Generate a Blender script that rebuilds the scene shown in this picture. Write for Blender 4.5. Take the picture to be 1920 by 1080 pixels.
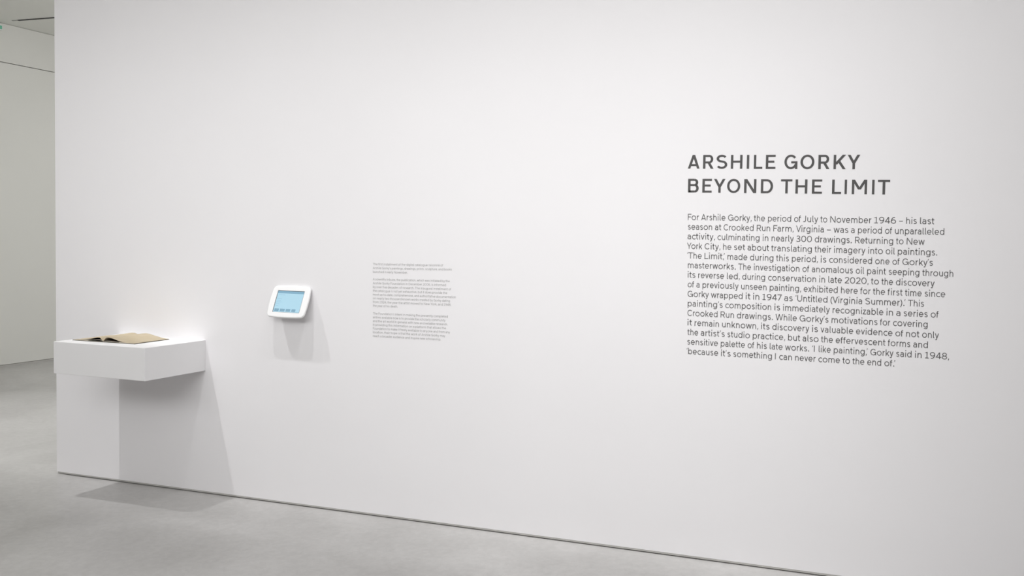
import bpy, bmesh, math, random
from mathutils import Vector, Matrix

# ------------------------------------------------------------------ clearing
for o in list(bpy.data.objects):
    bpy.data.objects.remove(o, do_unlink=True)
scene = bpy.context.scene
COL = scene.collection

# ------------------------------------------------------------------ camera
cam_data = bpy.data.cameras.new('camera')
cam = bpy.data.objects.new('camera', cam_data)
COL.objects.link(cam)
cam_data.sensor_fit = 'HORIZONTAL'
cam_data.sensor_width = 36.0
cam_data.lens = 1643.602 * 36.0 / 1920.0
cam_data.shift_x = -249.734 / 1920.0
cam_data.shift_y = -29.736 / 1920.0
cam_data.clip_start = 0.05
right = Vector((0.95269186, 0.30324467, 0.02051559))
up = Vector((-0.03127697, 0.03067298, 0.99904000))
fwd = Vector((-0.30232428, 0.95241894, -0.03870648))
cam.matrix_world = Matrix(((right.x, up.x, -fwd.x, 0.0),
                           (right.y, up.y, -fwd.y, -3.9441),
                           (right.z, up.z, -fwd.z, 1.5),
                           (0, 0, 0, 1)))
scene.camera = cam

# ------------------------------------------------------------------ view, world
scene.view_settings.view_transform = 'Standard'
scene.view_settings.look = 'None'
scene.view_settings.gamma = 1.0
scene.view_settings.exposure = -0.07
scene.view_settings.use_curve_mapping = False
scene.cycles.use_denoising = True
scene.cycles.max_bounces = 10
scene.cycles.diffuse_bounces = 8
world = bpy.data.worlds.new('world')
scene.world = world
world.use_nodes = True
world.node_tree.nodes['Background'].inputs[0].default_value = (0.8, 0.82, 0.85, 1)
world.node_tree.nodes['Background'].inputs[1].default_value = 0.05


# ------------------------------------------------------------------ lights
def spot(name, loc, aim, watts, cone=100, blend=1.0, radius=0.03, col=(1, 1, 1)):
    d = bpy.data.lights.new(name, 'SPOT')
    d.energy = watts
    d.spot_size = math.radians(cone)
    d.spot_blend = blend
    d.shadow_soft_size = radius
    d.color = col
    o = bpy.data.objects.new(name, d)
    COL.objects.link(o)
    o.location = loc
    o.rotation_euler = (Vector(aim) - Vector(loc)).to_track_quat('-Z', 'Y').to_euler()
    return o


def wall_washer(name, x, strength, width=0.75, radius=0.025, shift=0.0):
    """track-mounted wall-wash spot: its lens throws an even beam down the wall
    (photometric profile as a function of the angle of throw), fading to the sides and the top"""
    d = bpy.data.lights.new(name, 'POINT')
    d.energy = 1.0
    d.shadow_soft_size = radius
    d.use_nodes = True
    nt = d.node_tree
    n, l = nt.nodes, nt.links
    em = n['Emission']
    geo = n.new('ShaderNodeNewGeometry')
    sep = n.new('ShaderNodeSeparateXYZ')
    l.new(geo.outputs['Incoming'], sep.inputs[0])

    def m(op, a, b=None, clamp=False):
        k = n.new('ShaderNodeMath')
        k.operation = op
        k.use_clamp = clamp
        for i, v in enumerate((a, b)):
            if v is None:
                continue
            if isinstance(v, (int, float)):
                k.inputs[i].default_value = v
            else:
                l.new(v, k.inputs[i])
        return k.outputs[0]

    def ramp(src, pts, span):
        r = n.new('ShaderNodeValToRGB')
        r.color_ramp.interpolation = 'B_SPLINE' if len(pts) > 3 else 'EASE'
        e = r.color_ramp.elements
        while len(e) < len(pts):
            e.new(0.5)
        for q, (p, v) in zip(e, pts):
            q.position = p / span
            q.color = (v, v, v, 1)
        l.new(m('DIVIDE', src, span), r.inputs['Fac'])
        return r.outputs['Color']

    iy = m('MAXIMUM', sep.outputs['Y'], 0.11)
    down = m('MAXIMUM', m('MULTIPLY', sep.outputs['Z'], -1.0), 0.02)
    t = m('DIVIDE', m('MAXIMUM', sep.outputs['Y'], 0.0), down)
    side = m('ABSOLUTE', m('SUBTRACT', m('DIVIDE', sep.outputs['X'], m('MAXIMUM', iy, 0.16)), shift))
    vert = ramp(t, [(0.0, 0.0), (0.05, 0.001), (0.10, 0.010), (0.155, 0.045), (0.215, 0.19), (0.26, 0.54), (0.36, 0.92), (0.55, 1.0), (0.80, 0.64), (1.1, 0.34), (1.6, 0.12)], 2.0)
    g = m('POWER', 2.718, m('MULTIPLY', m('MULTIPLY', side, side), -0.5 * (0.83 / width) ** 2))
    front = m('GREATER_THAN', sep.outputs['Z'], 0.0)
    inten = m('DIVIDE', m('MULTIPLY', g, vert), m('POWER', iy, 3.0))
    inten = m('MULTIPLY', inten, m('SUBTRACT', 1.0, front))
    l.new(m('MULTIPLY', inten, strength), em.inputs['Strength'])
    o = bpy.data.objects.new(name, d)
    COL.objects.link(o)
    o.location = (x, -0.83, 3.5)
    return o


def area(name, loc, aim, watts, sx, sy, col=(1, 1, 1)):
    d = bpy.data.lights.new(name, 'AREA')
    d.energy = watts
    d.shape = 'RECTANGLE'
    d.size = sx
    d.size_y = sy
    d.color = col
    o = bpy.data.objects.new(name, d)
    COL.objects.link(o)
    o.location = loc
    o.rotation_euler = (Vector(aim) - Vector(loc)).to_track_quat('-Z', 'Y').to_euler()
    return o


# the row of ceiling spots that washes the text wall
wall_washer('wall_spot_light', -4.474, 6.9, width=1.25, shift=-0.12)
wall_washer('wall_spot_light', -3.2, 3.0)
wall_washer('wall_spot_light', -1.95, 6.4)
wall_washer('wall_spot_light', -0.7, 8.0)
# broad fill lights added on the camera's side, for the gallery's unseen general light
area('gallery_fill_light', (-1.3, -4.2, 3.5), (-1.3, 0.0, 2.0), 88, 3.0, 2.0)
area('gallery_fill_light', (-0.3, -4.4, 3.55), (-0.3, -4.4, 0), 78, 6.0, 5.0)
area('gallery_fill_light', (-4.0, -5.0, 3.5), (-3.6, 0.0, 1.5), 84, 2.5, 2.0)
# the passage beyond the end of the wall
spot('passage_spot_light', (-6.4, 1.1, 3.5), (-6.35, 1.05, 0), 205, cone=62, blend=1.0, radius=0.15)
area('passage_ceiling_light', (-5.5, 4.6, 3.55), (-5.5, 4.6, 0), 59, 4.0, 2.5)
area('added_passage_fill', (-4.2, 2.6, 2.6), (-6.5, 3.0, 3.6), 54, 1.2, 1.2)  # unseen fill added behind the wall to brighten the passage ceiling


# ------------------------------------------------------------------ materials
def base_mat(name):
    m = bpy.data.materials.new(name)
    m.use_nodes = True
    return m, m.node_tree.nodes, m.node_tree.links, m.node_tree.nodes['Principled BSDF']


def paint(name, col, rough=0.7, var=0.012, scale=3.0, bump=0.0, bscale=180.0, spec=0.3):
    """plain painted / moulded surface with a faint tone variation and grain"""
    m, n, l, b = base_mat(name)
    tc = n.new('ShaderNodeTexCoord')
    t = n.new('ShaderNodeTexNoise')
    t.inputs['Scale'].default_value = scale
    t.inputs['Detail'].default_value = 4
    r = n.new('ShaderNodeValToRGB')
    r.color_ramp.elements[0].position = 0.3
    r.color_ramp.elements[1].position = 0.7
    r.color_ramp.elements[0].color = tuple(max(0, c - var) for c in col) + (1,)
    r.color_ramp.elements[1].color = tuple(min(1, c + var) for c in col) + (1,)
    l.new(tc.outputs['Object'], t.inputs['Vector'])
    l.new(t.outputs['Fac'], r.inputs['Fac'])
    l.new(r.outputs['Color'], b.inputs['Base Color'])
    b.inputs['Roughness'].default_value = rough
    b.inputs['Specular IOR Level'].default_value = spec
    if bump:
        t2 = n.new('ShaderNodeTexNoise')
        t2.inputs['Scale'].default_value = bscale
        bp = n.new('ShaderNodeBump')
        bp.inputs['Strength'].default_value = bump
        bp.inputs['Distance'].default_value = 0.001
        l.new(tc.outputs['Object'], t2.inputs['Vector'])
        l.new(t2.outputs['Fac'], bp.inputs['Height'])
        l.new(bp.outputs['Normal'], b.inputs['Normal'])
    return m


def concrete(name):
    m, n, l, b = base_mat(name)
    tc = n.new('ShaderNodeTexCoord')

    def noise(scale, detail, rough=0.55, dist=0.0):
        t = n.new('ShaderNodeTexNoise')
        t.inputs['Scale'].default_value = scale
        t.inputs['Detail'].default_value = detail
        t.inputs['Roughness'].default_value = rough
        t.inputs['Distortion'].default_value = dist
        l.new(tc.outputs['Object'], t.inputs['Vector'])
        return t

    def ramp(src, p0, p1, c0, c1):
        r = n.new('ShaderNodeValToRGB')
        r.color_ramp.elements[0].position = p0
        r.color_ramp.elements[1].position = p1
        r.color_ramp.elements[0].color = c0
        r.color_ramp.elements[1].color = c1
        l.new(src, r.inputs['Fac'])
        return r

    big = ramp(noise(1.3, 5, 0.6, 0.6).outputs['Fac'], 0.32, 0.7, FLOOR_DARK, FLOOR_LIGHT)
    fine = ramp(noise(26, 8, 0.7).outputs['Fac'], 0.33, 0.67, (0.90, 0.90, 0.90, 1), (1.05, 1.05, 1.05, 1))
    mul = n.new('ShaderNodeMixRGB')
    mul.blend_type = 'MULTIPLY'
    mul.inputs['Fac'].default_value = 1
    l.new(big.outputs['Color'], mul.inputs['Color1'])
    l.new(fine.outputs['Color'], mul.inputs['Color2'])
    # small pits and dark specks of the trowelled slab
    pit = ramp(noise(75, 2, 0.5, 1.5).outputs['Fac'], 0.24, 0.31, (0.78, 0.77, 0.75, 1), (1, 1, 1, 1))
    mul2 = n.new('ShaderNodeMixRGB')
    mul2.blend_type = 'MULTIPLY'
    mul2.inputs['Fac'].default_value = 0.8
    l.new(mul.outputs['Color'], mul2.inputs['Color1'])
    l.new(pit.outputs['Color'], mul2.inputs['Color2'])
    l.new(mul2.outputs['Color'], b.inputs['Base Color'])
    rr = n.new('ShaderNodeMapRange')
    rr.inputs['To Min'].default_value = 0.26
    rr.inputs['To Max'].default_value = 0.42
    l.new(noise(3.0, 4).outputs['Fac'], rr.inputs['Value'])
    l.new(rr.outputs['Result'], b.inputs['Roughness'])
    b.inputs['Specular IOR Level'].default_value = 0.5
    bp = n.new('ShaderNodeBump')
    bp.inputs['Strength'].default_value = 0.12
    bp.inputs['Distance'].default_value = 0.002
    l.new(noise(40, 6, 0.6).outputs['Fac'], bp.inputs['Height'])
    l.new(bp.outputs['Normal'], b.inputs['Normal'])
    return m


def metal(name, col, rough=0.4, metallic=0.8):
    m = paint(name, col, rough, 0.01, 12.0)
    m.node_tree.nodes['Principled BSDF'].inputs['Metallic'].default_value = metallic
    return m


def glow(name, col, strength):
    """a lit display area; faint horizontal unevenness of the backlight"""
    m, n, l, b = base_mat(name)
    tc = n.new('ShaderNodeTexCoord')
    t = n.new('ShaderNodeTexNoise')
    t.inputs['Scale'].default_value = 9
    r = n.new('ShaderNodeValToRGB')
    r.color_ramp.elements[0].color = tuple(c * 0.96 for c in col) + (1,)
    r.color_ramp.elements[1].color = tuple(min(1, c * 1.03) for c in col) + (1,)
    l.new(tc.outputs['Object'], t.inputs['Vector'])
    l.new(t.outputs['Fac'], r.inputs['Fac'])
    b.inputs['Base Color'].default_value = (0.02, 0.02, 0.02, 1)
    b.inputs['Roughness'].default_value = 0.25
    l.new(r.outputs['Color'], b.inputs['Emission Color'])
    b.inputs['Emission Strength'].default_value = strength
    return m


FLOOR_DARK = (0.428, 0.419, 0.411, 1)
FLOOR_LIGHT = (0.545, 0.536, 0.529, 1)
M_WALL = paint('white_wall_paint', (0.82, 0.808, 0.823), 0.75, 0.006, 1.5, bump=0.05)
M_LEFT = paint('off_white_wall_paint', (0.74, 0.737, 0.703), 0.75, 0.006, 1.5, bump=0.05)
M_CEIL = paint('ceiling_paint', (0.80, 0.803, 0.765), 0.8, 0.006, 1.5)
M_FLOOR = concrete('polished_concrete')
M_STRIP = metal('brushed_base_strip', (0.55, 0.54, 0.52), 0.5, 0.3)
M_SHELF = paint('white_lacquer', (0.83, 0.824, 0.832), 0.5, 0.004, 4.0)
M_HEAD = paint('dark_grey_vinyl', (0.082, 0.079, 0.079), 0.6, 0.004, 30.0)
M_BODY = paint('grey_vinyl', (0.115, 0.112, 0.112), 0.6, 0.004, 30.0)
M_SMALL = paint('light_grey_vinyl', (0.34, 0.34, 0.335), 0.6, 0.004, 30.0)
M_CASE = paint('white_moulded_plastic', (0.80, 0.797, 0.80), 0.35, 0.004, 8.0, spec=0.5)
M_ARM = paint('white_powder_coat', (0.80, 0.80, 0.80), 0.5, 0.004, 8.0)
M_GASKET = paint('dark_screen_border', (0.16, 0.19, 0.21), 0.4, 0.01, 20.0)
M_SCREEN = glow('screen_light_blue', (0.47, 0.735, 0.875), 1.0)
M_BAR = glow('screen_header_blue', (0.24, 0.45, 0.60), 1.0)
M_THUMB = glow('screen_thumbnail_blue', (0.23, 0.42, 0.55), 1.0)
M_LINE = glow('screen_text_blue', (0.33, 0.58, 0.75), 1.0)
M_PAGE = paint('aged_tan_paper', (0.46, 0.39, 0.28), 0.85, 0.02, 14.0)
M_LEAF = paint('cream_inner_leaves', (0.66, 0.60, 0.50), 0.85, 0.03, 25.0)
M_LEAF_SHADE = paint('dark_brown_shade', (0.045, 0.032, 0.022), 0.8, 0.008, 30.0)  # shade inside the open book, put into the colour
M_COVER = paint('olive_grey_book_cloth', (0.16, 0.15, 0.125), 0.8, 0.01, 60.0)
M_TRACK = paint('black_track_metal', (0.035, 0.035, 0.035), 0.5, 0.004, 20.0)
M_GREY = paint('grey_track_end', (0.38, 0.38, 0.37), 0.5, 0.01, 20.0)
M_SIGN = glow('sign_green', (0.10, 0.30, 0.20), 0.9)


# ------------------------------------------------------------------ mesh helpers
def link_mesh(name, bm, mat, parent=None, smooth=False):
    me = bpy.data.meshes.new(name)
    bmesh.ops.recalc_face_normals(bm, faces=bm.faces[:])
    if smooth:
        for f in bm.faces:
            f.smooth = True
    bm.to_mesh(me)
    bm.free()
    o = bpy.data.objects.new(name, me)
    COL.objects.link(o)
    mats = mat if isinstance(mat, (list, tuple)) else [mat]
    for m in mats:
        me.materials.append(m)
    if parent:
        o.parent = parent
    return o


def add_box(bm, lo, hi, bevel=0.0, seg=2):
    r = bmesh.ops.create_cube(bm, size=1.0)
    for v in r['verts']:
        v.co = Vector([lo[i] + (v.co[i] + 0.5) * (hi[i] - lo[i]) for i in range(3)])
    if bevel:
        es = list({e for v in r['verts'] for e in v.link_edges})
        bmesh.ops.bevel(bm, geom=es, offset=bevel, segments=seg, affect='EDGES', profile=0.5)


def box(name, lo, hi, mat, parent=None, bevel=0.0, seg=2):
    bm = bmesh.new()
    add_box(bm, lo, hi, bevel, seg)
    return link_mesh(name, bm, mat, parent)


def thing(name, label, cat, loc=(0, 0, 0), group=None):
    o = bpy.data.objects.new(name, None)
    COL.objects.link(o)
    o.location = loc
    o.empty_display_size = 0.1
    tag(o, label, cat, group)
    return o


def tag(o, label, cat, group=None):
    o['label'] = label
    o['category'] = cat
    if group:
        o['group'] = group
    return o


def struct(o, label, cat):
    tag(o, label, cat)
    o['kind'] = 'structure'
    return o


# ------------------------------------------------------------------ the setting
CEIL = 3.608
XL, XR, YF, YB = -9.2458, 5.0, -9.0, 7.0
struct(box('floor', (XL - .3, YF - .3, -0.2), (XR + .3, YB + .3, 0.0), M_FLOOR),
       'pale grey polished concrete floor of the gallery', 'floor')
struct(box('ceiling', (XL - .3, YF - .3, CEIL), (XR + .3, YB + .3, CEIL + .2), M_CEIL),
       'pale ceiling seen at the top left beyond the wall end', 'ceiling')
# the text wall, standing on a recessed core above a thin metal strip
bm = bmesh.new()
add_box(bm, (-4.9695, 0.0, 0.0137), (XR, 0.35, CEIL), 0.0015, 1)
add_box(bm, (-4.90, 0.09, 0.0), (XR, 0.30, 0.02))
struct(link_mesh('wall_front', bm, M_WALL), 'long white wall carrying the exhibition text and shelf', 'wall')
bm = bmesh.new()
add_box(bm, (-4.9620, 0.003, 0.0050), (XR, 0.012, 0.0136))
struct(link_mesh('baseboard_front', bm, M_STRIP), 'thin grey metal strip along the foot of the text wall', 'baseboard')
# left wall: two panels with a shadow gap between them and one under the ceiling
bm = bmesh.new()
add_box(bm, (XL - .2, YF, 0.022), (XL, YB, 3.1982))
struct(link_mesh('wall_left', bm, M_LEFT), 'off-white far wall beyond the passage, lower panel', 'wall')
bm = bmesh.new()
add_box(bm, (XL - .2, YF, 3.2062), (XL, YB, CEIL - 0.004))
struct(link_mesh('trim_1', bm, M_LEFT), 'off-white upper band of the far wall above the dark joint', 'wall band')
struct(box('trim_2', (XL - .3, YF, 0.0), (XL - .035, YB, CEIL), M_GREY),
       'dark backing behind the joints of the far wall', 'wall')
bm = bmesh.new()
add_box(bm, (XL - .19, YF, 0.0), (XL - .004, YB, 0.018))
struct(link_mesh('baseboard_left', bm, M_STRIP), 'thin grey strip at the foot of the far wall', 'baseboard')
struct(box('wall_back', (XL - .3, YB, 0), (XR + .3, YB + .2, CEIL), M_LEFT), 'white end wall behind the text wall', 'wall')
struct(box('wall_behind', (XL - .3, YF - .2, 0), (XR + .3, YF, CEIL), M_WALL), 'white wall behind the camera', 'wall')
struct(box('wall_right', (XR, YF, 0), (XR + .2, YB, CEIL), M_WALL), 'white side wall at the right of the gallery', 'wall')

# lighting track on the passage ceiling
tr = thing('lighting_track', 'thin black lighting track on the ceiling beyond the wall end', 'lighting track', (-8.4, 2.765, CEIL))
bm = bmesh.new()
add_box(bm, (-0.545, -0.010, -0.007), (5.0, 0.010, 0.0), 0.001, 1)
link_mesh('track_rail', bm, M_TRACK, tr)
bm = bmesh.new()
add_box(bm, (-0.63, -0.009, -0.004), (-0.545, 0.009, 0.0), 0.001, 1)
e = link_mesh('end_cap', bm, M_GREY, tr)
e['label'] = 'pale grey end piece'

# green sign high on the far wall
sg = thing('exit_sign', 'small green sign high on the far wall at the picture edge', 'sign', (XL, 2.636, 3.555))
bm = bmesh.new()
add_box(bm, (0.0, -0.165, -0.030), (0.03, 0.165, 0.024), 0.004, 2)
link_mesh('housing', bm, M_CASE, sg)
bm = bmesh.new()
add_box(bm, (0.029, -0.155, -0.020), (0.033, 0.157, 0.016), 0.001, 1)
link_mesh('sign_panel', bm, M_SIGN, sg)

# ------------------------------------------------------------------ floating shelf
SX0, SX1, SD, SZ0, SZ1 = -4.4770, -3.8438, 0.4056, 0.7019, 0.8757
sh = thing('display_shelf', 'white box shelf fixed to the wall holding the open book', 'shelf', (SX0, 0, SZ0))
bm = bmesh.new()
add_box(bm, (0, -SD, 0), (SX1 - SX0, 0.0, SZ1 - SZ0), 0.0022, 2)
link_mesh('shelf_body', bm, M_SHELF, sh)

# ------------------------------------------------------------------ open book
bk = thing('open_book', 'open tan-paged book lying on the white shelf', 'book', (-4.226, -0.318, SZ1 + 0.0003))
bk.rotation_euler = (0, 0, 0.033)
HW, BD = 0.2095, 0.232          # half spread, page height


def sheet(name, side, prof, y0, y1, thick, mat, u1=1.0, n=26, m=8, shrink=0.0, bottom=None):
    """a curved leaf or block of leaves: prof(u, v) = height of its top face; side -1 left, 1 right"""
    bm = bmesh.new()
    top, bot = [], []
    for j in range(m + 1):
        v = j / m
        rt, rb = [], []
        for i in range(n + 1):
            u = (i / n) ** 1.5 * u1
            x = side * u * (HW - shrink)
            y = y0 + (y1 - y0) * v
            z = prof(u, v)
            zb = bottom(u, v) if bottom else z - thick
            rt.append(bm.verts.new((x, y, z)))
            rb.append(bm.verts.new((x, y, zb)))
        top.append(rt)
        bot.append(rb)
    for j in range(m):
        for i in range(n):
            bm.faces.new((top[j][i], top[j][i + 1], top[j + 1][i + 1], top[j + 1][i]))
            bm.faces.new((bot[j][i], bot[j + 1][i], bot[j + 1][i + 1], bot[j][i + 1]))
    for j in range(m):
        bm.faces.new((top[j][0], top[j + 1][0], bot[j + 1][0], bot[j][0]))
        bm.faces.new((top[j][n], bot[j][n], bot[j + 1][n], top[j + 1][n]))
    for i in range(n):
        bm.faces.new((top[0][i], bot[0][i], bot[0][i + 1], top[0][i + 1]))
        bm.faces.new((top[m][i], top[m][i + 1], bot[m][i + 1], bot[m][i]))
    return link_mesh(name, bm, mat, bk, smooth=False)


def lerp_table(tab, u):
    for (a, ya), (b, yb) in zip(tab, tab[1:]):
        if u <= b:
            t = (u - a) / (b - a)
            t = t * t * (3 - 2 * t) if (yb - ya) * 1 == 0 else t
            return ya + (yb - ya) * t
    return tab[-1][1]


def smooth_table(tab, u):
    # average of a few neighbouring samples rounds the corners of the table
    return sum(lerp_table(tab, max(0, min(1, u + d))) for d in (-.02, -.01, 0, .01, .02)) / 5


R_FRONT = [(0, .0060), (.03, .0125), (.08, .0245), (.15, .0285), (.24, .0265), (.36, .0205), (.52, .0120), (.68, .0060), (.8, .0050), (1, .0042)]
R_BACK = [(0, .0180), (.05, .021), (.12, .026), (.25, .0285), (.36, .0265), (.55, .0175), (.75, .0095), (.9, .0055), (1, .0042)]
L_FRONT = [(0, .0065), (.05, .014), (.10, .0235), (.18, .0250), (.30, .0200), (.45, .0125), (.60, .0080), (.75, .0058), (1, .0042)]
L_BACK = [(0, .0180), (.06, .023), (.14, .027), (.26, .0265), (.40, .0200), (.6, .0120), (.8, .0075), (1, .0042)]
mixp = lambda a, b: (lambda u, v: smooth_table(a, u) * (1 - v) + smooth_table(b, u) * v)
# cover boards and spine, lying flat
bm = bmesh.new()
add_box(bm, (-HW - .003, -0.002, 0.0), (-0.004, BD + .002, 0.0026), 0.0006, 1)
add_box(bm, (0.004, -0.002, 0.0), (HW + .003, BD + .002, 0.0026), 0.0006, 1)
add_box(bm, (-0.0045, -0.002, 0.0), (0.0045, BD + .002, 0.0018), 0.0004, 1)
o = link_mesh('cover', bm, M_COVER, bk)
o['label'] = 'olive grey cloth cover'
# lower leaves lying almost flat on each board
LOW_R = [(0, .0050), (.06, .0075), (.16, .0085), (.3, .0070), (.5, .0060), (.75, .0045), (1, .0036)]
LOW_L = [(0, .0055), (.06, .0105), (.16, .0125), (.3, .0095), (.5, .0065), (.75, .0045), (1, .0036)]
flat = lambda u, v: 0.0027
sheet('page_block', 1, mixp(LOW_R, LOW_R), 0.0, BD, 0, M_LEAF, shrink=.003, bottom=lambda u, v: 0.0027 if u > .5 else smooth_table(LOW_R, u) - 0.0014 - .0002 * u)
sheet('page_block', -1, mixp(LOW_L, LOW_L), 0.0, BD, 0, M_LEAF, shrink=.003, bottom=lambda u, v: 0.0027 if u > .5 else smooth_table(LOW_L, u) - 0.0014 - .0002 * u)
# dark sheets added as painted shade in the hollows under the arching pages
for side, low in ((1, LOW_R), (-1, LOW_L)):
    o = sheet('shade_leaf', side, lambda u, v, low=low: smooth_table(low, u) + 0.0009, 0.004, BD - .004, 0.0004, M_LEAF_SHADE, u1=0.62 if side > 0 else 0.5, shrink=.003)
    o['label'] = 'dark brown sheet added as shade under the page'
# the open pages arching up from the gutter
o = sheet('page', 1, mixp(R_FRONT, R_BACK), -0.001, BD, 0.0006, M_PAGE)
o = sheet('page', -1, mixp(L_FRONT, L_BACK), -0.001, BD, 0.0006, M_PAGE)

# ------------------------------------------------------------------ tablet in its wall enclosure
TILT = 0.3824
tb = thing('tablet_kiosk', 'white wall-mounted tablet stand with a lit blue screen', 'tablet', (-3.2465, -0.040, 1.1191))
tb.rotation_euler = (-TILT, 0, 0)     # local: x right, y into the wall, z up the screen
SW, SH = 0.1737, 0.1231


def outline(hw, hh, bulge_x, bulge_y, rad, n=10, k=7):
    """rounded rectangle whose four sides bow outwards"""
    pts = []
    cs = [(hw - rad, hh - rad, 0), (-hw + rad, hh - rad, 90), (-hw + rad, -hh + rad, 180), (hw - rad, -hh + rad, 270)]
    for q, (cx, cz, a0) in enumerate(cs):
        for i in range(n + 1):
            a = math.radians(a0 + 90 * i / n)
            pts.append((cx + rad * math.cos(a), cz + rad * math.sin(a)))
        nx, nz, na = cs[(q + 1) % 4]
        a1 = math.radians(a0 + 90)
        p = (cx + rad * math.cos(a1), cz + rad * math.sin(a1))
        b1 = math.radians(na)
        w = (nx + rad * math.cos(b1), nz + rad * math.sin(b1))
        for i in range(1, k):
            pts.append((p[0] + (w[0] - p[0]) * i / k, p[1] + (w[1] - p[1]) * i / k))
    out = []
    for x, z in pts:
        fx = 1 - (z / hh) ** 2 if abs(z) < hh else 0
        fz = 1 - (x / hw) ** 2 if abs(x) < hw else 0
        sx = max(-1, min(1, x / hw))
        sz = max(-1, min(1, z / hh))
        out.append((x + bulge_x * fx * sx, z + bulge_y * fz * sz))
    return out


def loft(bm, rings, cap_first=True, cap_last=True):
    vs = [[bm.verts.new(c) for c in r] for r in rings]
    n = len(vs[0])
    for a, b in zip(vs, vs[1:]):
        for i in range(n):
            bm.faces.new((a[i], a[(i + 1) % n], b[(i + 1) % n], b[i]))
    if cap_first:
        bm.faces.new(vs[0])
    if cap_last:
        bm.faces.new(vs[-1])
    return vs


bm = bmesh.new()
rings = []
BW, BH = 0.1180, 0.0868          # half size of the face plate
N_OUT = None
ol = lambda d: outline(BW + d, BH + d, 0.0070, 0.0050, 0.019 + d * .5)
# front opening, face, rounded rim, back
inner = []
oo = ol(0)
for x, z in oo:                  # rectangle opening sampled by the same number of points
    f = max(abs(x) / (SW / 2), abs(z) / (SH / 2))
    inner.append((x / f, z / f))
rings.append([(x, 0.0015, z) for x, z in inner])
rings.append([(x, -0.0030, z) for x, z in inner])
for q in range(8):
    a_ = math.radians(90 * q / 7)
    rings.append([(x, 0.0036 - 0.0070 * math.cos(a_), z) for x, z in ol(-0.007 + 0.007 * math.sin(a_))])
rings.append([(x, 0.0075, z) for x, z in ol(-0.001)])
rings.append([(x, 0.0105, z) for x, z in ol(-0.008)])
rings.append([(x, 0.0120, z) for x, z in ol(-0.020)])
loft(bm, rings, True, True)
enc = link_mesh('enclosure', bm, M_CASE, tb, smooth=True)
enc.data.set_sharp_from_angle(angle=math.radians(28))

scr = box('screen', (-SW / 2, -0.0006, -SH / 2), (SW / 2, 0.0012, SH / 2), M_GASKET, tb)
scr['label'] = 'lit blue screen'
B = 0.0036


def panel(name, x0, x1, z0, z1, mat, y=-0.0010):
    return box(name, (x0, y, z0), (x1, -0.0005, z1), mat, scr)


panel('display', -SW / 2 + B, SW / 2 - B, -SH / 2 + B * .6, SH / 2 - B * .9, M_SCREEN)
panel('header_bar', -SW / 2 + B, SW / 2 - B, SH / 2 - B - .0125, SH / 2 - B * .9, M_BAR, -0.0013)
for i, (a, b) in enumerate(((-.078, -.049), (-.042, -.011), (-.004, .025), (.033, .058))):
    panel('thumbnail', a, b, -SH / 2 + .0055, -SH / 2 + .0205, M_THUMB, -0.0013)
for z, w in ((.036, .045), (.014, .030), (.004, .026), (-.005, .034), (-.015, .022), (-.026, .018)):
    panel('text_line', -SW / 2 + .009, -SW / 2 + .009 + w, z, z + .0022, M_LINE, -0.0013)

# wedge arm that carries the enclosure on the wall
bm = bmesh.new()
ct, st = math.cos(TILT), math.sin(TILT)


def to_local(wx, wy, wz):       # world offset from the pivot -> rotated local frame
    dy, dz = wy + 0.040, wz - 1.1191
    return (wx, dy * ct - dz * st, dy * st + dz * ct)


prof = [(-0.0005, 1.165), (-0.0005, 1.062), (-0.026, 1.068), (-0.020, 1.150), (-0.010, 1.165)]
ra = [to_local(-0.055, y, z) for y, z in prof]
rb = [to_local(0.055, y, z) for y, z in prof]
loft(bm, [ra, rb])
link_mesh('wall_bracket', bm, M_ARM, tb)

# ------------------------------------------------------------------ lettering
CAP = 1.0


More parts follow.
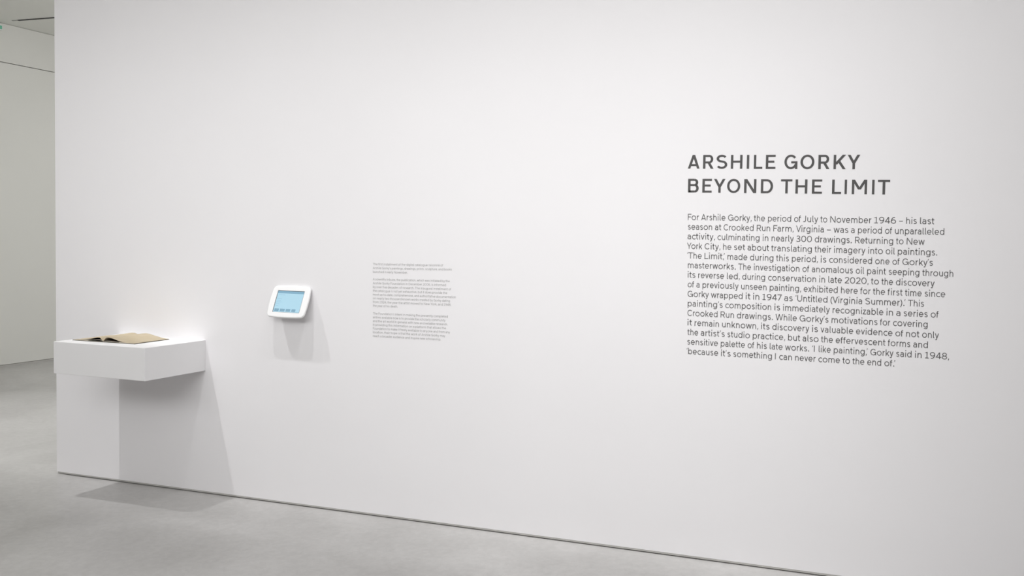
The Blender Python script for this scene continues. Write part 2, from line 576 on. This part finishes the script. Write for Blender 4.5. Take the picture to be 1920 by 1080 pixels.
class Pen:
    """monoline sans letters drawn as ribbons; unit = cap height"""

    def __init__(self, hx, hy, seg):
        self.hx, self.hy, self.seg = hx, hy, seg
        self.X = 0.745
        self.A = 1.03
        self.D = 0.27

    # every glyph returns (ink width, [polygons]); a polygon is a list of quads
    def line(self, pts, closed=False):
        n = len(pts)
        L, Rr = [], []
        for i, (x, y) in enumerate(pts):
            if closed:
                a, b = pts[i - 1], pts[(i + 1) % n]
            else:
                a, b = pts[max(0, i - 1)], pts[min(n - 1, i + 1)]
            tx, ty = b[0] - a[0], b[1] - a[1]
            d = math.hypot(tx, ty) or 1
            nx, ny = -ty / d, tx / d
            L.append((x + nx * self.hx, y + ny * self.hy))
            Rr.append((x - nx * self.hx, y - ny * self.hy))
        q = [(L[i], L[(i + 1) % n], Rr[(i + 1) % n], Rr[i]) for i in range(n if closed else n - 1)]
        return q

    def rect(self, x0, y0, x1, y1):
        return [((x0, y0), (x1, y0), (x1, y1), (x0, y1))]

    def stem(self, x0, y0, y1):              # x0 = left ink edge
        return self.rect(x0, y0, x0 + 2 * self.hx, y1)

    def bar(self, x0, x1, yc):
        return self.rect(x0, yc - self.hy, x1, yc + self.hy)

    def diag(self, x0, y0, x1, y1, k=1.0):   # centre line, cut flat top and bottom
        L = math.hypot(x1 - x0, y1 - y0)
        d = self.hx * k * L / abs(y1 - y0)
        return [((x0 - d, y0), (x0 + d, y0), (x1 + d, y1), (x1 - d, y1))]

    def arc(self, cx, cy, rx, ry, a0, a1):
        n = max(3, int(self.seg * abs(a1 - a0) / 90))
        return [(cx + rx * math.cos(math.radians(a0 + (a1 - a0) * i / n)),
                 cy + ry * math.sin(math.radians(a0 + (a1 - a0) * i / n))) for i in range(n + 1)]

    def ring(self, x0, y0, x1, y1):
        cx, cy = (x0 + x1) / 2, (y0 + y1) / 2
        return self.line(self.arc(cx, cy, (x1 - x0) / 2 - self.hx, (y1 - y0) / 2 - self.hy, 0, 360)[:-1], True)

    def dot(self, x, y, k=1.25):
        r = self.hx * k
        return self.rect(x - r, y, x + r, y + 2 * r)

    def s_curve(self, w, y0, y1, k=1.0):
        hx, hy = self.hx, self.hy
        cx = w / 2
        h = y1 - y0 - 2 * hy
        r2 = h * 0.265
        r1 = h * 0.5 - r2
        rx = w / 2 - hx
        top = self.arc(cx, y1 - hy - r1, rx * .94, r1, 28, 270)
        bot = self.arc(cx, y0 + hy + r2, rx, r2, 90, -150)
        # pull the spine into one diagonal
        pts = top[:-2] + bot[2:]
        return self.line(self.smooth(pts))

    def smooth(self, pts):
        out = [pts[0]]
        for i in range(1, len(pts) - 1):
            out.append(((pts[i - 1][0] + 2 * pts[i][0] + pts[i + 1][0]) / 4, (pts[i - 1][1] + 2 * pts[i][1] + pts[i + 1][1]) / 4))
        return out + [pts[-1]]

    def glyph(self, c):
        hx, hy, X, A, D = self.hx, self.hy, self.X, self.A, self.D
        W2 = 2 * hx
        ln, st, br, dg, arc, rg = self.line, self.stem, self.bar, self.diag, self.arc, self.ring
        # ---------------- capitals
        if c == 'A':
            w = .86
            m = w / 2
            d = hx * 1.07
            return w, dg(d, 0, m, 1) + dg(w - d, 0, m, 1) + self.rect(m - d * 1.05, 1 - .03, m + d * 1.05, 1) + br(.18, w - .18, .26)
        if c == 'B':
            w = .74
            y = .535
            u = br(hx, w - .29, 1 - hy) + br(hx, w - .29, y) + ln(arc(w - .29, (1 - hy + y) / 2, .25 - hx, (1 - hy - y) / 2, 90, -90))
            l = br(hx, w - .27, hy) + ln(arc(w - .27, (hy + y) / 2, .27 - hx, (y - hy) / 2, 90, -90))
            return w, st(0, 0, 1) + u + l
        if c == 'C':
            w = .90
            return w, ln(arc(w * .52, .5, w * .52 - hx, .5 - hy + .01, 42, 318))
        if c == 'D':
            w = .87
            return w, st(0, 0, 1) + br(hx, w - .45, 1 - hy) + br(hx, w - .45, hy) + ln(arc(w - .45, .5, .45 - hx, .5 - hy, 90, -90))
        if c == 'E':
            w = .68
            return w, st(0, 0, 1) + br(hx, w, 1 - hy) + br(hx, w * .88, .515) + br(hx, w, hy)
        if c == 'F':
            w = .63
            return w, st(0, 0, 1) + br(hx, w, 1 - hy) + br(hx, w * .88, .50)
        if c == 'G':
            w = .95
            return w, ln(arc(w * .5, .5, w * .5 - hx, .5 - hy + .01, 40, 335)) + br(w * .52, w, .47) + st(w - W2, 0, .47)
        if c == 'H':
            w = .83
            return w, st(0, 0, 1) + st(w - W2, 0, 1) + br(hx, w - hx, .515)
        if c == 'I':
            return W2, st(0, 0, 1)
        if c == 'J':
            w = .46
            return w, ln([(w - hx, 1), (w - hx, .27)] + arc(w * .38, .27, w * .62 - hx, .27 - hy, 0, -125))
        if c == 'K':
            w = .86
            return w, st(0, 0, 1) + dg(hx * 1.6, .33, w - hx * 1.3, 1) + dg(w * .40, .60, w - hx * 1.2, 0)
        if c == 'L':
            w = .63
            return w, st(0, 0, 1) + br(hx, w, hy)
        if c == 'M':
            w = 1.07
            return w, st(0, 0, 1) + st(w - W2, 0, 1) + dg(hx * 1.25, 1, w / 2, .33) + dg(w - hx * 1.25, 1, w / 2, .33)
        if c == 'N':
            w = .87
            return w, st(0, 0, 1) + st(w - W2, 0, 1) + dg(hx * 1.25, 1, w - hx * 1.25, 0)
        if c == 'O':
            w = .97
            return w, rg(0, -.01, w, 1.01)
        if c == 'P':
            w = .72
            y = .45
            return w, st(0, 0, 1) + br(hx, w - .3, 1 - hy) + br(hx, w - .3, y) + ln(arc(w - .3, (1 - hy + y) / 2, .3 - hx, (1 - hy - y) / 2, 90, -90))
        if c == 'R':
            w = .77
            y = .455
            return w, st(0, 0, 1) + br(hx, w - .32, 1 - hy) + br(hx, w - .32, y) + \
                ln(arc(w - .33, (1 - hy + y) / 2, .29 - hx, (1 - hy - y) / 2, 90, -90)) + dg(w - .37, y, w - hx * 1.2, 0)
        if c == 'S':
            return .78, self.s_curve(.78, -.01, 1.01)
        if c == 'T':
            w = .80
            return w, st(w / 2 - hx, 0, 1) + br(0, w, 1 - hy)
        if c == 'U':
            w = .80
            return w, ln([(hx, 1), (hx, .36)] + arc(w / 2, .36, w / 2 - hx, .37 - hy, 180, 360) + [(w - hx, .36), (w - hx, 1)])
        if c == 'V':
            w = .84
            d = hx * 1.07
            return w, dg(d, 1, w / 2, 0) + dg(w - d, 1, w / 2, 0)
        if c == 'W':
            w = 1.26
            d = hx * 1.05
            return w, dg(d, 1, w * .27, 0) + dg(w * .27, 0, w / 2, 1) + dg(w / 2, 1, w * .73, 0) + dg(w * .73, 0, w - d, 1)
        if c == 'Y':
            w = .86
            d = hx * 1.15
            return w, st(w / 2 - hx, 0, .46) + dg(d, 1, w / 2, .42) + dg(w - d, 1, w / 2, .42)
        # ---------------- lower case
        if c == 'o':
            w = .78
            return w, rg(0, -.012, w, X + .012)
        if c in 'nhu':
            w = .60
            r = .29
            pts = [(hx, X - .34)] + arc(w / 2, X + .01 - hy - r, w / 2 - hx, r, 180, 0) + [(w - hx, 0)]
            if c == 'u':
                pts = [(w - x, X - y) for x, y in pts]
                return w, st(w - W2, 0, X) + ln(pts)
            return w, st(0, 0, X if c == 'n' else A) + ln(pts)
        if c == 'm':
            w = 1.02
            r = .26
            m = w / 2
            p1 = [(hx, X - .32)] + arc((m + hx) / 2, X + .01 - hy - r, (m - hx) / 2, r, 180, 0) + [(m, 0)]
            p2 = [(m, X - .32)] + arc((m + w - hx) / 2, X + .01 - hy - r, (w - hx - m) / 2, r, 180, 0) + [(w - hx, 0)]
            return w, st(0, 0, X) + ln(p1) + ln(p2)
        if c == 'r':
            w = .38
            return w, st(0, 0, X) + ln([(hx, X - .34)] + arc(w * .86, X + .01 - hy - .29, w * .86 - hx, .29, 180, 85))
        if c == 'a':
            w = .57
            y = .43
            r = .22
            bowl = [(w - hx, y)] + [(.24, y)] + arc(.24, (y + hy) / 2 - .004, .24 - hx, (y - hy) / 2 + .004, 90, 270) + arc(w * .52, hy + .19, w * .48 - hx, .19, 275, 360)
            top = arc(w * .5, X + .01 - hy - r, w * .5 - hx, r, 155, 0) + [(w - hx, 0)]
            return w, ln(top) + ln(bowl)
        if c in 'bpdqg':
            w = .70
            bowl = rg(0, -.012, w, X + .012)
            if c == 'b':
                return w, st(0, 0, A) + bowl
            if c == 'p':
                return w, st(0, -D, X) + bowl
            if c == 'd':
                return w, st(w - W2, 0, A) + bowl
            if c == 'q':
                return w, st(w - W2, -D, X) + bowl
            tail = [(w - hx, X), (w - hx, -D + .27)] + arc(w * .5, -D + .27, w * .5 - hx, .27 - hy, 0, -140)
            return w, ln(tail) + bowl
        if c == 'c':
            w = .62
            return w, ln(arc(.38, X / 2, .38 - hx, X / 2 - hy + .012, 48, 312))
        if c in 'eé':
            w = .70
            y = X * .50
            q = br(hx, w - hx * .6, y) + ln([(w - hx, y - hy)] + arc(w / 2, X / 2, w / 2 - hx, X / 2 - hy + .012, 4, 318))
            if c == 'é':
                q += dg(w * .45, X + .10, w * .62, X + .26)
            return w, q
        if c == 's':
            return .53, self.s_curve(.53, -.012, X + .012)
        if c == 't':
            w = .41
            x = .11
            return w, ln([(x + hx, .96), (x + hx, .19)] + arc(x + hx + .17, .19, .17, .19 - hy, 180, 285)) + br(0, w * .97, X - hy)
        if c == 'f':
            w = .38
            x = .085
            return w, ln([(x + hx, 0), (x + hx, A - .2)] + arc(x + hx + .17, A - .2, .17, .2 - hy, 180, 80)) + br(0, w * .95, X - hy)
        if c == 'i':
            k = 1.2
            return W2 * k, st(hx * (k - 1), 0, X) + self.dot(hx * k, .93, k)
        if c == 'j':
            return .2, ln([(.2 - hx, X), (.2 - hx, -D + .16)] + arc(.04, -D + .16, .16 - hx, .16 - hy, 0, -90)) + self.dot(.2 - hx, .93, 1.2)
        if c == 'k':
            w = .60
            return w, st(0, 0, A) + dg(hx * 1.6, .22, w - hx * 1.6, X) + dg(w * .38, .44, w - hx * 1.2, 0)
        if c == 'l':
            return .24, ln([(hx, A), (hx, .15)] + arc(hx + .13, .15, .13, .15 - hy, 180, 285))
        if c == 'v':
            w = .62
            d = hx * 1.1
            return w, dg(d, X, w / 2, 0) + dg(w - d, X, w / 2, 0)
        if c == 'w':
            w = .96
            d = hx * 1.1
            return w, dg(d, X, w * .27, 0) + dg(w * .27, 0, w / 2, X) + dg(w / 2, X, w * .73, 0) + dg(w * .73, 0, w - d, X)
        if c == 'x':
            w = .62
            d = hx * 1.2
            return w, dg(d, X, w - d, 0) + dg(w - d, X, d, 0)
        if c == 'y':
            w = .63
            d = hx * 1.1
            e = w * .5 - (w * .5 - d) * (D / X) * .95
            return w, dg(d, X, w / 2, 0) + dg(w - d, X, e, -D) + br(e - .16, e + hx * .6, -D + hy)
        if c == 'z':
            w = .56
            return w, br(.02, w - .02, X - hy) + br(0, w, hy) + dg(w - hx * 1.8, X - hy, hx * 1.6, hy)
        # ---------------- figures
        if c == '0':
            w = .84
            return w, rg(0, -.01, w, 1.01)
        if c == '1':
            w = .52
            m = w * .52
            return w, st(m - hx, 0, 1) + br(0, w, hy) + dg(m - hx * .2, 1 - hy, .05, .84)
        if c == '2':
            w = .70
            r = .28
            return w, ln(arc(w / 2, 1 - r, w / 2 - hx, r - hy, 165, -25) + [(w * .62, .40), (hx * 1.5, hy * 1.6)]) + br(0, w, hy)
        if c == '3':
            w = .70
            return w, ln(arc(w * .47, .75, w * .47 - hx, .26 - hy, 150, -90)) + ln(arc(w * .47, .27, w * .53 - hx, .28 - hy, 90, -150)) + br(w * .3, w * .5, .515)
        if c == '4':
            w = .80
            return w, st(w * .70 - hx, 0, 1) + br(0, w, .27) + dg(w * .66, 1, hx * 1.5, .27)
        if c == '5':
            w = .68
            return w, br(.1, w * .92, 1 - hy) + dg(.12, 1, .08, .5) + ln(arc(w * .47, .31, w * .53 - hx, .32 - hy, 125, -150))
        if c in '69':
            w = .76
            q = rg(0, -.01, w, .64) + ln([(hx, .32)] + arc(w * .62, .36, w * .62 - hx, .65 - hy, 175, 72))
            if c == '9':
                q = [tuple((w - x, 1 - y) for x, y in t) for t in q]
            return w, q
        if c == '7':
            w = .70
            return w, br(0, w, 1 - hy) + dg(w - hx * 1.3, 1 - hy, w * .28, 0)
        if c == '8':
            w = .74
            return w, rg(.04, .50 - hy, w - .04, 1.01) + rg(0, -.01, w, .50 + hy)
        # ---------------- marks
        if c == '.':
            return W2 * 1.35, self.dot(hx * 1.35, 0, 1.35)
        if c == ',':
            return .15, [((.0, -.15), (.06, -.15), (.16, .15), (.03, .15))]
        if c == '’':
            return .16, [((.0, .76), (.05, .76), (.16, 1.02), (.04, 1.02))]
        if c == '‘':
            return .16, [((.0, .77), (.12, .77), (.16, 1.03), (.11, 1.03))]
        if c == '–':
            return .64, br(.03, .61, .40)
        if c == '-':
            return .36, br(.02, .34, .38)
        if c in '()':
            pts = arc(.62, .40, .62 - hx, .72, 128, 232)
            if c == ')':
                pts = [(.24 - x, y) for x, y in pts]
            return .24, ln(pts)
        raise ValueError(c)

    # side bearings: straight, round, open, diagonal
    def bearing(self, c):
        st, rd, op, dgn = .095, .055, .045, .02
        L = {**{k: st for k in 'BDEFHIKLMNPRUbhiklmnpru1!'}, **{k: rd for k in 'CGOQSacdegoqs023689()é'},
             **{k: dgn for k in 'AJTVWXYvwxyz47tfj5'}, ',': .08, '.': .10, '’': .05, '‘': .05, '–': .04, '-': .04}[c]
        Rr = {**{k: st for k in 'HIMNUJadghimnqu1'}, **{k: rd for k in 'BDGOSPbeops0235689()é'},
              **{k: dgn for k in 'ACEFKLRTVWXYZcfkrtvwxyz47l'}, 'j': st, ',': .04, '.': .08, '’': .03, '‘': .03, '–': .04, '-': .04}[c]
        if c in 'tf':
            L = .0
        return L + .01, Rr + .01

    def word(self, w):
        """quads of a word with its ink starting at x = 0; returns ink width"""
        x, quads, prev, end = 0.0, [], None, 0
        pairs = {('r', 'k'): -.01, ('k', 'y'): -.02, ('V', 'i'): -.05, ('Y', 'o'): -.10, ('T', 'h'): -.0, ('F', 'o'): -.04, ('F', 'a'): -.05,
                 (',', '’'): -.13, ('.', '’'): -.16, ('W', 'h'): .0, ('r', 'a'): -.02, ('r', 'o'): -.03, ('y', '’'): -.06, ('v', 'e'): -.02,
                 ('r', 'y'): .02, ('f', 'f'): .02, ('t', 't'): .02, ('f', 'i'): .02, ('r', ')'): .03}
        for i, c in enumerate(w):
            l, r = self.bearing(c)
            if i:
                x += l + pairs.get((prev, c), 0)
            gw, q = self.glyph(c)
            quads += [[(px + x, py) for px, py in t] for t in q]
            end = x + gw
            x = end + r
            prev = c
        return end, quads


def letters_mesh(name, quads, mat, parent, y=-0.0006):
    """cut-vinyl film letters lying on the wall"""
    verts, faces = [], []
    for j, q in enumerate(quads):
        a = sum(q[i][0] * q[(i + 1) % 4][1] - q[(i + 1) % 4][0] * q[i][1] for i in range(4))
        if abs(a) < 1e-12:
            continue
        if a < 0:
            q = q[::-1]
        k = len(verts)
        yy = y - 0.00004 * (j % 7)      # crossing strokes never share one plane
        for px, pz in q:
            verts.append((px, yy, pz))
        faces.append((k, k + 1, k + 2, k + 3))
    me = bpy.data.meshes.new(name)
    me.from_pydata(verts, [], faces)
    me.materials.append(mat)
    o = bpy.data.objects.new(name, me)
    COL.objects.link(o)
    o.parent = parent
    return o


def place_word(pen, word, x0, x1, cap, z, tilt, xref, ox, oz):
    """a word between x0 and x1 (x1 None: natural width) on baseline z"""
    w, quads = pen.word(word)
    sx = cap if x1 is None else (x1 - x0) / w
    out = []
    for q in quads:
        out.append([(x0 + px * sx - ox, z + py * cap + tilt * (x0 + px * sx - xref) - oz) for px, py in q])
    return out


# measured lettering: baseline height, slope of the line, words and where each word starts on the wall (m)
BODY_X0 = -1.042
BODY_LINES = [
  (1.5889, -0.00414, 'For Arshile Gorky, the period of July to November 1946 – his last', [-1.0494, -0.9855, -0.8593, -0.7401, -0.6759, -0.5581, -0.518, -0.4422, -0.3991, -0.2101, -0.1076, -0.0774, -0.0204, 0.0379]),
  (1.5443, -0.00383, 'season at Crooked Run Farm, Virginia – was a period of unparalleled', [-1.0483, -0.9195, -0.8788, -0.7258, -0.6502, -0.5482, -0.4132, -0.3834, -0.308, -0.2786, -0.1641, -0.1224, 0.0793]),
  (1.4997, -0.00352, 'activity, culminating in nearly 300 drawings. Returning to New', [-1.0487, -0.9066, -0.6973, -0.6572, -0.5463, -0.4645, -0.2897, -0.1169, -0.0726, 0.001]),
  (1.4551, -0.00321, 'York City, he set about translating their imagery into oil paintings.', [-1.0511, -0.9666, -0.879, -0.8285, -0.7656, -0.6577, -0.4642, -0.3787, -0.2324, -0.1584, -0.108, 0.0539]),
  (1.4105, -0.0029, '‘The Limit,’ made during this period, is considered one of Gorky’s', [-1.0494, -0.9659, -0.8577, -0.7532, -0.6346, -0.5633, -0.4357, -0.3987, -0.2017, -0.1292, -0.0878, 0.0377]),
  (1.3659, -0.00259, 'masterworks. The investigation of anomalous oil paint seeping through', [-1.0442, -0.8061, -0.7344, -0.5151, -0.4739, -0.2827, -0.2344, -0.1436, -0.0045, 0.1214]),
  (1.3213, -0.00227, 'its reverse led, during conservation in late 2020, to the discovery', [-1.0439, -0.9937, -0.8582, -0.7866, -0.6683, -0.4395, -0.4, -0.3289, -0.2168, -0.1726, -0.1121, 0.047]),
  (1.2767, -0.00196, 'of a previously unseen painting, exhibited here for the first time since', [-1.0428, -1.0012, -0.972, -0.7905, -0.6596, -0.5072, -0.3438, -0.261, -0.2072, -0.1454, -0.0732, 0.008, 0.0917]),
  (1.2321, -0.00165, 'Gorky wrapped it in 1947 as ‘Untitled (Virginia Summer).’ This', [-1.0425, -0.9308, -0.7686, -0.7343, -0.6913, -0.5931, -0.543, -0.3881, -0.2387, -0.0592, 0.0071]),
  (1.1876, -0.00134, 'painting’s composition is immediately recognizable in a series of', [-1.0408, -0.8623, -0.636, -0.5968, -0.3774, -0.1473, -0.1065, -0.0758, 0.0356, 0.0679]),
  (1.143, -0.00103, 'Crooked Run drawings. While Gorky’s motivations for covering', [-1.0411, -0.8833, -0.8072, -0.6299, -0.5219, -0.3808, -0.1733, -0.1187, 0.0246]),
  (1.0984, -0.00072, 'it remain unknown, its discovery is valuable evidence of not only', [-1.0397, -1.0057, -0.8754, -0.6945, -0.6434, -0.4655, -0.4279, -0.274, -0.1074, -0.0626, 0.0032, 0.0716]),
  (1.0538, -0.0004, 'the artist’s studio practice, but also the effervescent forms and', [-1.0394, -0.9753, -0.8495, -0.7315, -0.5712, -0.5059, -0.4248, -0.3604, -0.1378, -0.0319, 0.0283]),
  (1.0092, -9e-05, 'sensitive palette of his late works. ‘I like painting,’ Gorky said in 1948,', [-1.0391, -0.8793, -0.7543, -0.7111, -0.6526, -0.583, -0.4631, -0.4334, -0.3676, -0.21, -0.1017, -0.0231, 0.0185, 0.116]),
  (0.9646, 0.00022, '‘because it’s something I can never come to the end of.’', [-1.0419, -0.8772, -0.8196, -0.6275, -0.6088, -0.5367, -0.4337, -0.3287, -0.2856, -0.2222, -0.1497, -0.1042]),
]
HEAD_ONE = [('A', -1.0552, -0.999, 1.8261), ('R', -0.9829, -0.9326, 1.8255), ('S', -0.9208, -0.8688, 1.825), ('H', -0.8525, -0.7988, 1.8245), ('I', -0.7789, -0.7679, 1.8241), ('L', -0.7465, -0.7073, 1.8237), ('E', -0.6921, -0.6482, 1.8232), ('G', -0.6083, -0.5501, 1.8225), ('O', -0.537, -0.4753, 1.8219), ('R', -0.4583, -0.4087, 1.8213), ('K', -0.3918, -0.3391, 1.8207), ('Y', -0.3319, -0.2781, 1.8202)]
HEAD_TWO = [('B', -1.0521, -1.0009, 1.7162), ('E', -0.9837, -0.9391, 1.7158), ('Y', -0.9294, -0.8757, 1.7154), ('O', -0.8674, -0.8063, 1.715), ('N', -0.7884, -0.7323, 1.7145), ('D', -0.7118, -0.6566, 1.714), ('T', -0.6212, -0.5706, 1.7135), ('H', -0.5562, -0.5034, 1.713), ('E', -0.4833, -0.4387, 1.7126), ('L', -0.3954, -0.3558, 1.712), ('I', -0.3412, -0.3312, 1.7117), ('M', -0.3102, -0.2454, 1.7113), ('I', -0.2243, -0.2142, 1.7109), ('T', -0.2002, -0.149, 1.7106)]
SMALL_PARAGRAPHS = [
  [
    (1.3294, 0.01336, 'The first installment of the digital catalogue raisonné of', -2.7494, -2.3329),
    (1.3093, 0.013, 'Arshile Gorky’s paintings, drawings, prints, sculpture, and books', -2.7492, -2.2817),
    (1.2891, 0.01262, 'launched in early November.', -2.749, -2.5397),
  ],
  [
    (1.2502, 0.01192, 'A scientific tribute, the publication, which was initiated by the', -2.7486, -2.2937),
    (1.23, 0.01155, 'Arshile Gorky Foundation in December 2006, is informed', -2.7484, -2.3153),
    (1.2099, 0.01118, 'by over five decades of research. The inaugural installment of', -2.7482, -2.2849),
    (1.1903, 0.01082, 'the catalogue is not yet exhaustive, but it does provide the', -2.748, -2.3074),
    (1.1704, 0.01046, 'most up-to-date, comprehensive, and authoritative documentation', -2.7478, -2.2584),
    (1.1507, 0.0101, 'on nearly two thousand known works created by Gorky dating', -2.7476, -2.2912),
    (1.1311, 0.00974, 'from 1924, the year the artist moved to New York, and 1948,', -2.7474, -2.2839),
    (1.1115, 0.00937, 'the year of his death.', -2.7473, -2.5965),
  ],
  [
    (1.0705, 0.00863, 'The Foundation’s intent in making the presently completed', -2.7468, -2.3024),
    (1.0508, 0.00827, 'entries available now is to provide the scholarly community', -2.7467, -2.3156),
    (1.0312, 0.00791, 'and the art world in general with new and reliable research.', -2.7465, -2.3025),
    (1.0115, 0.00755, 'In providing this information on a platform that allows the', -2.7463, -2.3123),
    (0.9918, 0.00719, 'Foundation to make it freely available to anyone and from any', -2.7461, -2.289),
    (0.9722, 0.00683, 'location, their hope is that the work of Arshile Gorky may', -2.7459, -2.3161),
    (0.9525, 0.00647, 'reach a broader audience and inspire new scholarship.', -2.7457, -2.3403),
  ],
]

# ---- exhibition title
hp = Pen(0.087, 0.072, 9)
ht = thing('title_lettering', 'large dark grey two-line exhibition title lettering high on the wall', 'wall lettering', (HEAD_ONE[0][1], 0, HEAD_TWO[0][3]))
for row in (HEAD_ONE, HEAD_TWO):
    qs = []
    for c, x0, x1, z in row:
        qs += place_word(hp, c, x0, x1, 0.0630, z, 0, 0, ht.location.x, ht.location.z)
    letters_mesh('text_line', qs, M_HEAD, ht)

# ---- introduction panel
bp_ = Pen(0.059, 0.056, 5)
bt = thing('introduction_text', 'long grey introduction paragraph in vinyl below the big title', 'wall text', (BODY_X0, 0, BODY_LINES[-1][0]))
CAPB = 0.0278
for z, tilt, line, xs in BODY_LINES:
    qs = []
    ws = line.split()
    for i, w in enumerate(ws):
        x0 = xs[i]
        x1 = xs[i + 1]
        if i < len(ws) - 1:
            x1 -= CAPB * (0.31 + bp_.bearing(w[-1])[1] + bp_.bearing(ws[i + 1][0])[0])
        if w.endswith('I'):
            x1 = None          # the lone capital keeps its natural width
        qs += place_word(bp_, w, x0, x1, CAPB, z, tilt, BODY_X0, bt.location.x, bt.location.z)
    letters_mesh('text_line', qs, M_BODY, bt)

# ---- small text beside the tablet
sp = Pen(0.050, 0.050, 3)
stx = thing('catalogue_text', 'small pale grey three-paragraph text on the wall right of the tablet', 'wall text', (-2.749, 0, SMALL_PARAGRAPHS[-1][-1][0]))
CAPS = 0.0118
for par in SMALL_PARAGRAPHS:
    pe = bpy.data.objects.new('paragraph', None)
    COL.objects.link(pe)
    pe.parent = stx
    for z, tilt, line, x0, x1 in par:
        ws = line.split()
        nat = [sp.word(w)[0] for w in ws]
        gaps = [0.31 + sp.bearing(a[-1])[1] + sp.bearing(b[0])[0] for a, b in zip(ws, ws[1:])] + [0]
        tot = sum(nat) + sum(gaps)
        s = (x1 - x0) / tot
        x, qs = x0, []
        for w, n_, g_ in zip(ws, nat, gaps):
            qs += place_word(sp, w, x, x + n_ * s, CAPS, z, tilt, x0, stx.location.x, stx.location.z)
            x += (n_ + g_) * s
        letters_mesh('text_line', qs, M_SMALL, pe)
